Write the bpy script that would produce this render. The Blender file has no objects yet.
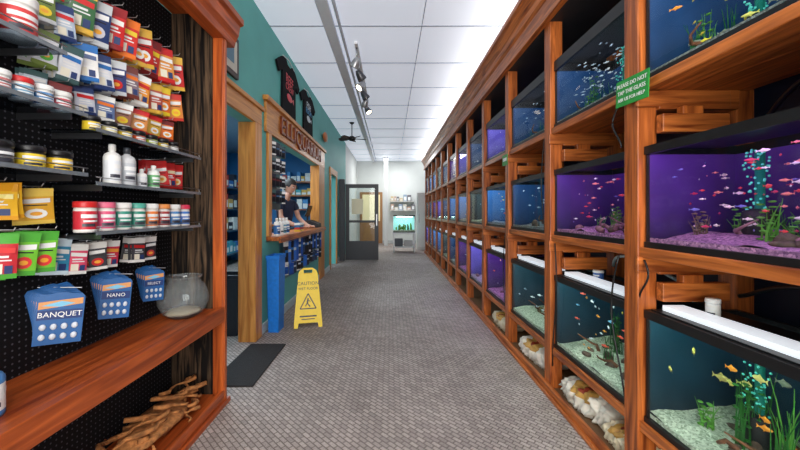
import bpy, bmesh, math, random
from mathutils import Vector, Matrix, noise
random.seed(7)
R=random
scene=bpy.context.scene
COL=scene.collection
try:
    scene.view_settings.view_transform='Standard'
except Exception: pass
pi=math.pi
def lin(c):
    out=[]
    for v in c:
        v=v/255.0
        out.append(v/12.92 if v<=0.04045 else ((v+0.055)/1.055)**2.4)
    return (out[0],out[1],out[2],1)
MC={}
def base(name):
    m=bpy.data.materials.new(name); m.use_nodes=True
    nt=m.node_tree; b=nt.nodes['Principled BSDF']
    return m,nt,b
def mat(rgb,rough=.5,metal=0,var=.12,scale=30,bump=0,emit=0,ecol=None,spec=.5):
    key=(tuple(rgb),rough,metal,var,scale,bump,emit,ecol,spec)
    if key in MC: return MC[key]
    m,nt,b=base('mat_%d_%d_%d'%tuple(rgb))
    c=lin(rgb)
    tc=nt.nodes.new('ShaderNodeTexCoord'); n=nt.nodes.new('ShaderNodeTexNoise'); n.inputs['Scale'].default_value=scale; n.inputs['Detail'].default_value=3
    nt.links.new(tc.outputs['Object'],n.inputs['Vector'])
    r=nt.nodes.new('ShaderNodeValToRGB')
    r.color_ramp.elements[0].position=.3; r.color_ramp.elements[1].position=.7
    r.color_ramp.elements[0].color=(c[0]*(1-var),c[1]*(1-var),c[2]*(1-var),1)
    r.color_ramp.elements[1].color=(min(1,c[0]*(1+var)),min(1,c[1]*(1+var)),min(1,c[2]*(1+var)),1)
    nt.links.new(n.outputs['Fac'],r.inputs['Fac']); nt.links.new(r.outputs['Color'],b.inputs['Base Color'])
    b.inputs['Roughness'].default_value=rough; b.inputs['Metallic'].default_value=metal
    b.inputs['Specular IOR Level'].default_value=spec
    if bump:
        bp=nt.nodes.new('ShaderNodeBump'); bp.inputs['Strength'].default_value=bump; bp.inputs['Distance'].default_value=.01
        nt.links.new(n.outputs['Fac'],bp.inputs['Height']); nt.links.new(bp.outputs['Normal'],b.inputs['Normal'])
    if emit:
        b.inputs['Emission Color'].default_value=lin(ecol or rgb); b.inputs['Emission Strength'].default_value=emit
    MC[key]=m; return m
def wood(name,dark,light,axis,rough=.38,sc=14,contrast=(.3,.72),spec=.5):
    m,nt,b=base(name)
    tc=nt.nodes.new('ShaderNodeTexCoord'); mp=nt.nodes.new('ShaderNodeMapping')
    s=[sc,sc,sc]; s[axis]=sc*.07; mp.inputs['Scale'].default_value=s
    n=nt.nodes.new('ShaderNodeTexNoise'); n.inputs['Scale'].default_value=1.6; n.inputs['Detail'].default_value=6; n.inputs['Distortion'].default_value=1.2
    nt.links.new(tc.outputs['Object'],mp.inputs['Vector']); nt.links.new(mp.outputs['Vector'],n.inputs['Vector'])
    r=nt.nodes.new('ShaderNodeValToRGB'); r.color_ramp.elements[0].position=contrast[0]; r.color_ramp.elements[1].position=contrast[1]
    r.color_ramp.elements[0].color=lin(dark); r.color_ramp.elements[1].color=lin(light)
    nt.links.new(n.outputs['Fac'],r.inputs['Fac']); nt.links.new(r.outputs['Color'],b.inputs['Base Color'])
    bp=nt.nodes.new('ShaderNodeBump'); bp.inputs['Strength'].default_value=.15; bp.inputs['Distance'].default_value=.005
    nt.links.new(n.outputs['Fac'],bp.inputs['Height']); nt.links.new(bp.outputs['Normal'],b.inputs['Normal'])
    b.inputs['Roughness'].default_value=rough; b.inputs['Specular IOR Level'].default_value=spec
    return m
D1=(112,48,16); D2=(220,126,58)
WX=wood('wood_x',D1,D2,0,sc=20); WY=wood('wood_y',D1,D2,1,sc=20); WZ=wood('wood_z',D1,(214,118,52),2,sc=20)
LY=wood('shelf_wood_y',(120,46,14),(206,100,42),1); LZ=wood('shelf_wood_z',(124,48,14),(212,106,44),2)
GY=wood('gold_wood_y',(176,104,38),(228,160,78),1); GZ=wood('gold_wood_z',(176,104,38),(228,160,78),2)
RUST=wood('rustic_wood',(20,16,14),(112,88,66),2,.8,22,(.42,.75),.2)
def glassmat(name,tint=(1,1,1),refl=1.0,ior=1.35,milk=0):
    m=bpy.data.materials.new(name); m.use_nodes=True; nt=m.node_tree; nt.nodes.clear()
    o=nt.nodes.new('ShaderNodeOutputMaterial'); t=nt.nodes.new('ShaderNodeBsdfTransparent'); g=nt.nodes.new('ShaderNodeBsdfGlossy')
    t.inputs['Color'].default_value=(*tint,1); g.inputs['Roughness'].default_value=.03; g.inputs['Color'].default_value=(1,1,1,1)
    f=nt.nodes.new('ShaderNodeFresnel'); f.inputs['IOR'].default_value=ior; mx=nt.nodes.new('ShaderNodeMixShader')
    ge=nt.nodes.new('ShaderNodeNewGeometry'); s=nt.nodes.new('ShaderNodeMath'); s.operation='SUBTRACT'; s.inputs[0].default_value=1
    q=nt.nodes.new('ShaderNodeMath'); q.operation='MULTIPLY'; q2=nt.nodes.new('ShaderNodeMath'); q2.operation='MULTIPLY'; q2.inputs[1].default_value=refl
    nt.links.new(ge.outputs['Backfacing'],s.inputs[1]); nt.links.new(f.outputs[0],q.inputs[0]); nt.links.new(s.outputs[0],q.inputs[1]); nt.links.new(q.outputs[0],q2.inputs[0])
    src=t
    if milk:
        d=nt.nodes.new('ShaderNodeBsdfDiffuse'); d.inputs['Color'].default_value=(.85,.9,.9,1); m0=nt.nodes.new('ShaderNodeMixShader'); m0.inputs[0].default_value=milk
        nt.links.new(t.outputs[0],m0.inputs[1]); nt.links.new(d.outputs[0],m0.inputs[2]); src=m0
    nt.links.new(q2.outputs[0],mx.inputs[0]); nt.links.new(src.outputs[0],mx.inputs[1]); nt.links.new(g.outputs[0],mx.inputs[2]); nt.links.new(mx.outputs[0],o.inputs[0])
    return m
GLASS=glassmat('tank_glass',(.96,.98,.98),.45,1.3)
CLEAR=glassmat('clear_glass',(.84,.89,.91),.9,1.5)
ACRYL=glassmat('acrylic',(.5,.55,.6),.5,1.45)
def emis(name,rgb,s):
    m=bpy.data.materials.new(name); m.use_nodes=True; nt=m.node_tree; b=nt.nodes['Principled BSDF']
    b.inputs['Base Color'].default_value=(.9,.9,.9,1); b.inputs['Emission Color'].default_value=lin(rgb); b.inputs['Emission Strength'].default_value=s
    return m
BLACK=mat((16,16,18),.4); DARK=mat((34,34,38),.6); WHITE=mat((235,236,235),.45,var=.03); STEEL=mat((170,172,175),.3,1,.05)
class MB:
    def __init__(s): s.v=[];s.f=[];s.m=[];s.s=[];s.mats=[];s.T=None
    def mi(s,m):
        if m not in s.mats: s.mats.append(m)
        return s.mats.index(m)
    def add(s,vs,fs,ms,sm=False):
        o=len(s.v)
        for p in vs:
            p=Vector(p)
            s.v.append(tuple(s.T@p) if s.T is not None else tuple(p))
        for i,f in enumerate(fs):
            s.f.append([o+k for k in f]); s.m.append(s.mi(ms[i] if isinstance(ms,list) else ms)); s.s.append(sm)
    def box(s,x0,x1,y0,y1,z0,z1,m):
        s.add([(x0,y0,z0),(x1,y0,z0),(x1,y1,z0),(x0,y1,z0),(x0,y0,z1),(x1,y0,z1),(x1,y1,z1),(x0,y1,z1)],
              [(0,3,2,1),(4,5,6,7),(0,1,5,4),(1,2,6,5),(2,3,7,6),(3,0,4,7)],m)
    def lathe(s,c,prof,ms,n=16,axis='z'):
        vs=[];fs=[];mm=[]
        for r,z in prof:
            for k in range(n):
                a=2*pi*k/n; p=(r*math.cos(a),r*math.sin(a),z)
                if axis=='y': p=(p[0],p[2],p[1])
                if axis=='x': p=(p[2],p[0],p[1])
                vs.append((c[0]+p[0],c[1]+p[1],c[2]+p[2]))
        for i in range(len(prof)-1):
            for k in range(n):
                fs.append((i*n+k,i*n+(k+1)%n,(i+1)*n+(k+1)%n,(i+1)*n+k)); mm.append(ms[i] if isinstance(ms,list) else ms)
        s.add(vs,fs,mm,True)
    def tube(s,pts,r,m,n=8):
        pts=[Vector(p) for p in pts]; vs=[];fs=[]
        rr=r if isinstance(r,list) else [r]*len(pts)
        for i,p in enumerate(pts):
            d=(pts[min(i+1,len(pts)-1)]-pts[max(i-1,0)]).normalized()
            u=d.cross(Vector((0,0,1)))
            if u.length<.05: u=d.cross(Vector((1,0,0)))
            u.normalize(); w=d.cross(u)
            for k in range(n):
                a=2*pi*k/n; vs.append(p+(u*math.cos(a)+w*math.sin(a))*rr[i])
        for i in range(len(pts)-1):
            for k in range(n): fs.append((i*n+k,i*n+(k+1)%n,(i+1)*n+(k+1)%n,(i+1)*n+k))
        fs.append(tuple(range(n))); fs.append(tuple((len(pts)-1)*n+k for k in range(n)))
        s.add(vs,fs,m,True)
    def blob(s,c,r,m,nu=12,nv=8,amp=0,fr=8,sq=1.0,flat=None):
        vs=[];fs=[]
        def pw(x): return math.copysign(abs(x)**sq,x)
        for j in range(nv+1):
            ph=-pi/2+pi*j/nv
            for i in range(nu):
                th=2*pi*i/nu
                p=Vector((pw(math.cos(ph))*pw(math.cos(th))*r[0],pw(math.cos(ph))*pw(math.sin(th))*r[1],pw(math.sin(ph))*r[2]))
                if amp:
                    k=1+amp*noise.noise((p+Vector(c))*fr); p*=k
                if flat is not None: p.z=max(p.z,flat)
                vs.append(p+Vector(c))
        for j in range(nv):
            for i in range(nu): fs.append((j*nu+i,j*nu+(i+1)%nu,(j+1)*nu+(i+1)%nu,(j+1)*nu+i))
        s.add(vs,fs,m,True)
    def prism(s,poly,axis,a,b,m):
        n=len(poly)
        def P(u,v,w): return {'x':(w,u,v),'y':(u,w,v),'z':(u,v,w)}[axis]
        vs=[P(u,v,a) for u,v in poly]+[P(u,v,b) for u,v in poly]
        fs=[tuple(range(n)),tuple(range(2*n-1,n-1,-1))]+[(i,(i+1)%n,n+(i+1)%n,n+i) for i in range(n)]
        s.add(vs,fs,m)
    def build(s,name,loc=(0,0,0),parent=None,bevel=0,rot=None,recalc=True):
        me=bpy.data.meshes.new(name); me.from_pydata(s.v,[],s.f)
        for m in s.mats: me.materials.append(m)
        for i,p in enumerate(me.polygons): p.material_index=s.m[i]; p.use_smooth=s.s[i]
        if recalc:
            bm=bmesh.new(); bm.from_mesh(me); bmesh.ops.recalc_face_normals(bm,faces=bm.faces); bm.to_mesh(me); bm.free()
        ob=bpy.data.objects.new(name,me); COL.objects.link(ob); ob.location=loc
        if rot: ob.rotation_euler=rot
        if parent: ob.parent=parent
        if bevel:
            md=ob.modifiers.new('bevel','BEVEL'); md.width=bevel; md.segments=2; md.limit_method='ANGLE'
        return ob
def text(name,body,loc,rot,size,m,parent=None,ext=.002,sx=1):
    cu=bpy.data.curves.new(name,'FONT'); cu.body=body; cu.size=size; cu.extrude=ext; cu.align_x='CENTER'; cu.align_y='CENTER'; cu.resolution_u=3
    ob=bpy.data.objects.new(name,cu); COL.objects.link(ob); ob.location=loc; ob.rotation_euler=rot; cu.materials.append(m); ob.scale=(sx,1,1)
    if parent: ob.parent=parent
    return ob
FX=(pi/2,0,pi/2); FNX=(pi/2,0,-pi/2); FC=(pi/2,0,0)
# ------------------------------------------------------------ room
CH=3.3; XL=-1.32; XR=1.66; YB=14.0; Y0=-1.6
def carpet():
    m,nt,b=base('carpet_weave'); N=nt.nodes; L=nt.links
    tc=N.new('ShaderNodeTexCoord'); mp=N.new('ShaderNodeMapping'); mp.inputs['Rotation'].default_value=(0,0,pi/4)
    L.new(tc.outputs['Object'],mp.inputs['Vector'])
    br=N.new('ShaderNodeTexBrick'); br.inputs['Scale'].default_value=11
    br.inputs['Brick Width'].default_value=.62; br.inputs['Row Height'].default_value=.31; br.inputs['Mortar Size'].default_value=.05; br.inputs['Mortar Smooth'].default_value=.6
    br.inputs['Color1'].default_value=lin((150,140,134)); br.inputs['Color2'].default_value=lin((180,168,160)); br.inputs['Mortar'].default_value=lin((112,101,95))
    L.new(mp.outputs[0],br.inputs['Vector'])
    n=N.new('ShaderNodeTexNoise'); n.inputs['Scale'].default_value=150; n.inputs['Detail'].default_value=3; L.new(tc.outputs['Object'],n.inputs['Vector'])
    n2=N.new('ShaderNodeTexNoise'); n2.inputs['Scale'].default_value=1.3; L.new(tc.outputs['Object'],n2.inputs['Vector'])
    mx=N.new('ShaderNodeMixRGB'); mx.blend_type='OVERLAY'; mx.inputs[0].default_value=.7
    L.new(br.outputs['Color'],mx.inputs[1]); L.new(n.outputs['Fac'],mx.inputs[2])
    mx2=N.new('ShaderNodeMixRGB'); mx2.blend_type='SOFT_LIGHT'; mx2.inputs[0].default_value=.5
    L.new(mx.outputs[0],mx2.inputs[1]); L.new(n2.outputs['Fac'],mx2.inputs[2]); L.new(mx2.outputs[0],b.inputs['Base Color'])
    bp=N.new('ShaderNodeBump'); bp.inputs['Strength'].default_value=.4; bp.inputs['Distance'].default_value=.004; L.new(br.outputs['Fac'],bp.inputs['Height']); bp.invert=True
    L.new(bp.outputs['Normal'],b.inputs['Normal']); b.inputs['Roughness'].default_value=.75; b.inputs['Specular IOR Level'].default_value=.3
    return m
mb=MB(); mb.box(-4.3,XR+.1,Y0,YB+.1,-.1,0,carpet()); mb.build('floor')
CEIL_GLOW=mat((226,231,240),.55,var=.03,scale=2,emit=.40,ecol=(232,240,255))  # ceiling white with emission added as even fill light for the room
mb=MB(); mb.box(-1.5,XR+.1,Y0,YB+.1,CH,CH+.1,CEIL_GLOW); mb.build('ceiling')
mb=MB()
y=-.9
while y<YB:
    mb.box(XL,XR,y-.009,y+.009,CH-.006,CH,mat((176,182,194),.6)); y+=.95
for x in (.35,1.2): mb.box(x-.005,x+.005,Y0,YB,CH-.004,CH,mat((196,202,212),.6))
mb.build('trim_1')
mb=MB(); mb.box(-.72,-.60,Y0,YB,CH-.045,CH,mat((224,229,238),.5,var=.02)); mb.tube([(-.54,Y0,CH-.04),(-.54,YB,CH-.04)],.018,mat((196,201,210),.4)); mb.build('trim_2',bevel=.006)
TEAL=mat((98,182,174),.6,var=.05,scale=3,bump=.03); TW=.12
mb=MB()
def wseg(y0,y1,z0,z1): mb.box(XL-TW,XL,y0,y1,z0,z1,TEAL)
wseg(2.36,2.45,0,CH); wseg(2.45,3.38,2.12,CH); wseg(3.38,3.73,0,CH); wseg(3.73,6.45,0,.93); wseg(3.73,6.45,2.1,CH); wseg(6.45,7.7,0,CH); wseg(7.7,8.5,2.1,CH); wseg(8.5,10.4,0,CH)
mb.box(-1.58,-1.46,Y0,2.36,0,CH,TEAL); mb.box(-1.58,-1.44,2.36,2.45,0,CH,TEAL)
mb.build('wall_left')
PALE=mat((222,226,222),.6,var=.03,scale=3)
mb=MB(); mb.box(XL-TW,XL,10.4,YB,0,CH,PALE); mb.build('wall_rear_left')
mb=MB(); mb.box(-1.44,XR+.1,YB,YB+.1,0,CH,PALE); mb.build('wall_back')
mb=MB(); mb.box(XR,XR+.1,Y0,YB,0,CH,mat((22,28,48),.5,var=.1)); mb.build('wall_right')
mb=MB(); mb.box(XL,XL+.02,3.53,7.6,0,.1,mat((190,205,205),.4)); mb.box(XL,XL+.02,8.6,9.0,0,.1,mat((190,205,205),.4)); mb.build('baseboard_left',bevel=.004)
mb=MB(); mb.box(XL,XR,YB-.02,YB,0,.12,mat((190,195,195),.4)); mb.build('baseboard_back')
mb=MB(); f=XL+.03
mb.box(XL-TW-.02,f,3.36,3.41,0,2.12,GZ); mb.box(XL,f,3.41,3.53,0,2.12,GZ); mb.box(XL,f,2.37,3.53,2.12,2.27,GY); mb.box(XL,f+.02,2.35,3.56,2.27,2.31,GY); mb.build('trim_3',bevel=.005)
mb=MB()
mb.box(XL-TW-.01,f,3.73,3.83,.99,2.1,GZ); mb.box(XL,f,6.45,6.9,.0,2.1,GZ); mb.box(XL-TW-.01,f,6.37,6.45,.99,2.1,GZ)
mb.box(XL,f,3.66,6.92,2.1,2.42,GY); mb.box(XL,f+.03,3.62,6.96,2.42,2.47,GY); mb.build('trim_4',bevel=.005)
mb=MB(); mb.box(XL,f,7.6,7.7,0,2.1,GZ); mb.box(XL,f,8.5,8.6,0,2.1,GZ); mb.box(XL,f,7.58,8.62,2.1,2.24,GY); mb.build('trim_5',bevel=.005)
sg=text('shop_sign_lettering','ELLIQUARIUM',(f+.012,5.28,2.265),FX,.30,mat((128,62,30),.4),ext=.012,sx=1.28)
# back room
BL=mat((40,112,168),.6,var=.08,scale=4)
mb=MB(); mb.box(-4.3,-4.2,1.4,9.3,0,2.8,BL); mb.box(-4.2,-1.58,1.4,1.5,0,2.8,BL); mb.box(-4.2,-1.44,9.2,9.3,0,2.8,BL); mb.build('wall_stockroom')
mb=MB(); mb.box(-4.3,-1.59,1.4,9.3,2.8,2.9,mat((120,150,175),.6)); mb.build('ceiling_stockroom')
def stock(y0,y1,x0=-4.15):
    mb=MB()
    for yy in (y0,y1-.04):
        for xx in (x0,x0+.41): mb.box(xx,xx+.04,yy,yy+.04,0,2.1,DARK)
    for z in (.25,.8,1.3,1.8):
        mb.box(x0,x0+.45,y0,y1,z,z+.03,mat((60,84,104),.5))
        y=y0+.06
        while y<y1-.25:
            w=R.uniform(.12,.25); h=R.uniform(.15,.38)
            mb.box(x0+.05,x0+.4,y,y+w,z+.03,z+.03+h,mat(R.choice([(180,60,50),(60,120,190),(225,225,220),(200,160,90),(40,44,60),(70,150,170)]),.6)); 
            mb.box(x0+.4,x0+.405,y+.03,y+w-.03,z+.07,z+.0+h*.7,mat((230,230,226),.6)); y+=w+.02
    return mb.build('storage_shelf')
stock(3,4.9); stock(5.0,7.0); stock(7.05,8.9)
mb=MB()
mb.box(-3.6,-1.9,8.7,9.19,0,.9,mat((60,110,150),.5)); mb.box(-3.62,-1.88,8.66,9.19,.9,.94,WX)
for x in (-3.55,-3.0,-2.45): mb.box(x,x+.5,8.68,8.7,.08,.84,mat((84,140,176),.5)); mb.box(x+.4,x+.42,8.65,8.68,.4,.55,STEEL)
mb.build('base_cabinet',bevel=.004)
mb=MB()
for z in (1.3,1.65,2.0):
    mb.box(-2.9,-1.6,8.85,9.19,z,z+.03,WX); x=-2.85
    while x<-1.75:
        w=R.uniform(.07,.14); h=R.uniform(.12,.26); mb.box(x,x+w,8.9,9.1,z+.03,z+.03+h,mat(R.choice([(190,70,60),(70,140,200),(225,225,220),(220,180,90),(50,60,80),(80,170,180)]),.6)); mb.box(x+.01,x+w-.01,8.895,8.9,z+.05,z+h*.7,WHITE); x+=w+.015
mb.build('wall_shelf')
# ------------------------------------------------------------ aquarium rack
PX=1.10; BAY=.85; NB=13; YS=-.10
rows=[(.33,.82),(1.10,1.54),(1.83,2.28)]
mb=MB()
ys=[YS+BAY*i for i in range(NB+1)]
for y in ys:
    mb.box(PX,PX+.085,y-.045,y+.045,0,2.58,WZ)
    mb.box(1.54,1.62,y-.045,y+.045,0,2.58,WZ)
    for (z0,z1) in rows:
        mb.box(PX+.085,1.54,y-.06,y+.06,z0-.125,z0-.04,WX)
        if z0>.5:
            mb.box(PX-.012,1.50,y-.062,y-.045,z0-.115,z0-.045,WX)
            mb.box(PX+.07,1.46,y-.10,y-.06,z0-.235,z0-.155,WX); mb.box(PX+.16,PX+.25,y-.095,y-.058,z0-.16,z0-.12,WZ)
for (z0,z1) in rows:
    mb.box(PX+.012,1.60,ys[0],ys[-1],z0-.04,z0-.012,WY)
    mb.box(PX+.008,PX+.03,ys[0],ys[-1],z0-.05,z0-.005,WY)
mb.box(PX-.03,PX,ys[0]-.045,ys[-1]+.045,2.56,2.80,WY); mb.box(PX,1.62,ys[0],ys[-1],2.56,2.58,DARK)
mb.prism([(PX-.03,2.70),(PX-.05,2.72),(PX-.06,2.76),(PX-.10,2.82),(PX-.12,2.83),(PX-.12,2.87),(PX-.03,2.87)],'y',ys[0]-.05,ys[-1]+.05,WY)
mb.box(PX-.045,PX-.03,ys[0]-.045,ys[-1]+.045,2.56,2.60,WY)
mb.box(PX-.022,PX,ys[0],ys[-1],0,.07,WY); mb.box(PX-.04,PX-.022,ys[0],ys[-1],0,.025,WY)
mb.box(PX,1.60,ys[0],ys[-1],.01,.04,mat((120,90,62),.7))
mb.build('aquarium_rack',bevel=.004)
def gravel(rgb,rgb2):
    m,nt,b=base('gravel'); N=nt.nodes; L=nt.links
    tc=N.new('ShaderNodeTexCoord'); v=N.new('ShaderNodeTexVoronoi'); v.inputs['Scale'].default_value=130; L.new(tc.outputs['Object'],v.inputs['Vector'])
    r=N.new('ShaderNodeValToRGB'); r.color_ramp.elements[0].color=lin(rgb); r.color_ramp.elements[1].color=lin(rgb2)
    L.new(v.outputs['Color'],r.inputs['Fac']); L.new(r.outputs['Color'],b.inputs['Base Color']); b.inputs['Roughness'].default_value=.8
    return m
def bgmat(rgb,em,low=None):  # lit water painted into the backdrop: lighter towards the top, plus emission
    m,nt,b=base('tank_background_glow'); N=nt.nodes; L=nt.links
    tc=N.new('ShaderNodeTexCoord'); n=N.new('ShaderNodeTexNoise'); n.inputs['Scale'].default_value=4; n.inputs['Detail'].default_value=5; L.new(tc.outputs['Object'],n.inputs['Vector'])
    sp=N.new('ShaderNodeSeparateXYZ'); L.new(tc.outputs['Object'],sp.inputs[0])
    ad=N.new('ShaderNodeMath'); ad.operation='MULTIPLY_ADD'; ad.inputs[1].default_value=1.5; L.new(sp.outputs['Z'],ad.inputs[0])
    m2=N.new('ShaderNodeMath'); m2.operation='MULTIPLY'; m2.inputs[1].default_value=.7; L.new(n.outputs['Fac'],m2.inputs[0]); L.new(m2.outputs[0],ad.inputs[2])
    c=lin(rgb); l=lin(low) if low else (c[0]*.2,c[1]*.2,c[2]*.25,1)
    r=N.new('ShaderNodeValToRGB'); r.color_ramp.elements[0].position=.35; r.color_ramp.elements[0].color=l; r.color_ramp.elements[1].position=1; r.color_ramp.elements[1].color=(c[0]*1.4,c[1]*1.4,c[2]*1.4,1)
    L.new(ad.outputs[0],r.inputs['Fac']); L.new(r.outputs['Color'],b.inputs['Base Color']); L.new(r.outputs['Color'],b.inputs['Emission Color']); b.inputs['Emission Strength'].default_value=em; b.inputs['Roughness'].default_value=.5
    return m
STY={
 'purple':dict(bg=bgmat((58,28,98),.45,(16,8,36)),gr=gravel((80,36,92),(226,160,206)),li=emis('lamp_purple',(215,150,255),15)),
 'violet':dict(bg=bgmat((78,70,156),.6,(28,24,66)),gr=gravel((110,90,120),(225,205,215)),li=emis('lamp_violet',(205,180,255),13)),
 'navy':dict(bg=bgmat((18,52,92),.5,(7,20,40)),gr=gravel((70,76,80),(170,176,170)),li=emis('lamp_white',(225,240,255),12)),
 'teal':dict(bg=bgmat((9,44,58),.4,(4,18,28)),gr=gravel((120,140,110),(235,242,220)),li=emis('lamp_green',(225,255,240),17)),
 'blue':dict(bg=bgmat((34,92,150),.55,(10,34,70)),gr=gravel((90,96,106),(200,205,215)),li=emis('lamp_blue',(190,225,255),13)),
}
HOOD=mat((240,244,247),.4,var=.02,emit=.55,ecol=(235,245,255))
ROCK=mat((96,78,66),.8,var=.4,scale=25,bump=.6); ROCKP=mat((150,104,116),.8,var=.4,scale=25,bump=.6); TWIG=mat((120,76,50),.8,var=.4,scale=25,bump=.6)
GREEN=mat((40,110,38),.5,var=.3); GREEN2=mat((96,160,60),.5,var=.3); GREENP=mat((130,100,90),.5,var=.3); BUB=mat((110,215,205),.2,var=.1,emit=.3,ecol=(60,190,170)); AIR=mat((20,120,105),.5,emit=.12)
def fish(mb,p,L,ang,m,mf,tall=.30):
    prof=[(-.5,.03),(-.42,.45),(-.25,.85),(-.05,1),(.15,.75),(.32,.32),(.38,.2)]
    H=L*tall/2; W=L*.09; n=6; vs=[];fs=[]
    ca,sa=math.cos(ang),math.sin(ang)
    def X(a,b,c): return (p[0]+b*ca+a*sa, p[1]+a*ca-b*sa, p[2]+c)
    for t,r in prof:
        for k in range(n):
            a=2*pi*k/n; vs.append(X(t*L,W*r*math.sin(a),H*r*math.cos(a)))
    for i in range(len(prof)-1):
        for k in range(n): fs.append((i*n+k,i*n+(k+1)%n,(i+1)*n+(k+1)%n,(i+1)*n+k))
    fs.append(tuple(range(n)))
    mb.add(vs,fs,m,True)
    mb.add([X(.34*L,0,0),X(.56*L,0,H*.95),X(.5*L,0,0),X(.56*L,0,-H*.95)],[(0,1,2),(0,2,3)],mf)
    mb.add([X(-.15*L,0,H*.8),X(.02*L,0,H*1.55),X(.2*L,0,H*.6)],[(0,1,2)],mf)
    mb.add([X(-.05*L,0,-H*.85),X(.08*L,0,-H*1.4),X(.16*L,0,-H*.6)],[(0,1,2)],mf)
def F(rgb,e=.14): return mat(rgb,.35,emit=e,var=.1)
FISH={'red':[F((225,70,80)),F((235,130,130)),F((235,215,230)),F((190,50,90)),F((225,190,210)),F((120,110,200))],
 'yellow':[F((235,215,70)),F((235,150,50)),F((225,220,110)),F((215,205,120)),F((130,140,120))],
 'silver':[F((215,222,228)),F((180,200,215)),F((130,150,170))],
 'mix':[F((235,160,60)),F((215,225,230)),F((225,90,70)),F((120,190,230)),F((225,210,90))]}
def aquarium(i,row,sty,kind,nf,L,near):
    z0,z1=rows[row]; z0+=-.012; yc=ys[i]+BAY/2; H=z1-z0; W=(BAY-.11)/2; D=.40; S=STY[sty]
    mb=MB(); rim=.066 if row==2 else .036
    mb.box(-.004,D,-W,W,0,.028,BLACK)
    mb.box(-.006,.014,-W-.003,W+.003,0,.032,BLACK)
    for (a,b,c,d) in ((-.006,.014,-W-.003,W+.003),(D-.014,D+.004,-W-.003,W+.003),(0,D,-W-.003,-W+.014),(0,D,W-.014,W+.003)):
        mb.box(a,b,c,d,H-rim,H,BLACK)
    mb.box(.002,.008,-W+.002,W-.002,.03,H-.034,GLASS)
    for s in (-1,1): mb.box(.0,.011,s*(W-.004)-.004,s*(W-.004)+.004,.03,H-.03,BLACK)
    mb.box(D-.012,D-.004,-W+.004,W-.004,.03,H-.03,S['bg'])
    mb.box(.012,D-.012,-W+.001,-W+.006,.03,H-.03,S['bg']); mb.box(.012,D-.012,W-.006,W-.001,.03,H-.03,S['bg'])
    nx,ny=10,24; vs=[];fs=[]
    for a in range(nx+1):
        for b in range(ny+1):
            x=.012+(D-.028)*a/nx; y=-W+.008+(2*W-.016)*b/ny
            vs.append((x,y,.045+.025*noise.noise(Vector((x*7,y*7+i*3,row)))+.03*a/nx+.006*R.random()))
    for a in range(nx):
        for b in range(ny): fs.append((a*(ny+1)+b,a*(ny+1)+b+1,(a+1)*(ny+1)+b+1,(a+1)*(ny+1)+b))
    mb.add(vs,fs,S['gr'],True)
    vs2=[(.012,-W+.008,.028),(.012,W-.008,.028)]; mb.add(vs2+[(.012,W-.008,.05),(.012,-W+.008,.05)],[(0,1,2,3)],S['gr'])
    mb.box(.018,.046,-W+.05,W-.05,H-.022,H-.014,S['li'])
    mb.box(.014,.30,-W+.012,W-.012,H-.014,H+.006,BLACK)
    if row==0: mb.box(.05,.14,-W+.03,W-.03,H+.006,H+.028,HOOD)
    mb.box(.31,.37,-W+.1,-W+.24,H,H+.05,BLACK)
    ob=mb.build('aquarium',(1.13,yc,z0))
    pb=MB(); pur=sty in('purple','violet')
    rk=ROCKP if pur else ROCK
    for k in range(9 if near else 3):
        pb.blob((R.uniform(.08,.32),R.uniform(-W+.08,W-.08),.06),(R.uniform(.012,.03),R.uniform(.015,.045),R.uniform(.012,.035)),R.choice([rk,ROCK]),10,7,.7,18)
    if near:
        for k in range(5):
            x=R.uniform(.1,.3); y=R.uniform(-W+.12,W-.12); a=R.uniform(0,6.28); pts=[(x+.03*j*math.cos(a+j*.3),y+.035*j*math.sin(a+j*.3),.07+.014*j+.01*math.sin(j*2)) for j in range(5)]
            pts=[(min(.36,max(.02,p[0])),max(-W+.02,min(W-.02,p[1])),p[2]) for p in pts]
            pb.tube(pts,[.011,.009,.007,.005,.003],TWIG if not pur else ROCKP,6)
    def blade(x,y,h,dx,dy,w,m):
        vs=[];fs=[]
        for j in range(5):
            t=j/4; ww=w*(1-t*.8); X=min(.38,max(.02,x+dx*t*t)); Y=max(-W+.01,min(W-.01,y+dy*t*t)); vs+= [(X,Y-ww,.05+h*t),(X,Y+ww,.05+h*t)]
        for j in range(4): fs.append((2*j,2*j+1,2*j+3,2*j+2))
        pb.add(vs,fs,m,True)
    for c in range(10 if near else 3):
        cx=R.uniform(.14,.35); cy=R.uniform(-W+.06,W-.06); hh=R.uniform(.07,.30)*(1 if row==0 else (.75 if row==2 else .5)); m=R.choice([GREEN,GREEN2,GREENP if pur else GREEN])
        for k in range(11 if near else 5):
            blade(cx+R.uniform(-.02,.02),cy+R.uniform(-.025,.025),hh*R.uniform(.6,1.1),R.uniform(-.03,.03),R.uniform(-.045,.045),.005,m)
        if near and c<5:
            for k in range(16):
                zz=.06+hh*k/16; a=k*2.4; pb.blob((min(.37,cx+.016*math.cos(a)),cy+.018*math.sin(a),zz),(.010,.013,.004),m,6,4)
    fy=R.choice([-.12,.05,.16]); q=1
    if i==1: fy=.14; q=1.35
    pb.lathe((.26,fy,.06),[(.0,0),(.035*q,0),(.038*q,.02),(.038*q,.10),(.03*q,.11),(.011*q,.115),(.011*q,H-.12),(0,H-.12)],[DARK]*4+[DARK,AIR,AIR],12)
    for k in range(70 if near else 6):
        pb.blob((.25+R.uniform(-.03,.02),fy+R.uniform(-.03,.03),R.uniform(.17,H-.05)),(.0045,.0045,.0045),BUB,6,4)
    pb.build('aquatic_plants',(0,0,0),ob,recalc=False)
    fb=MB()
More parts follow.
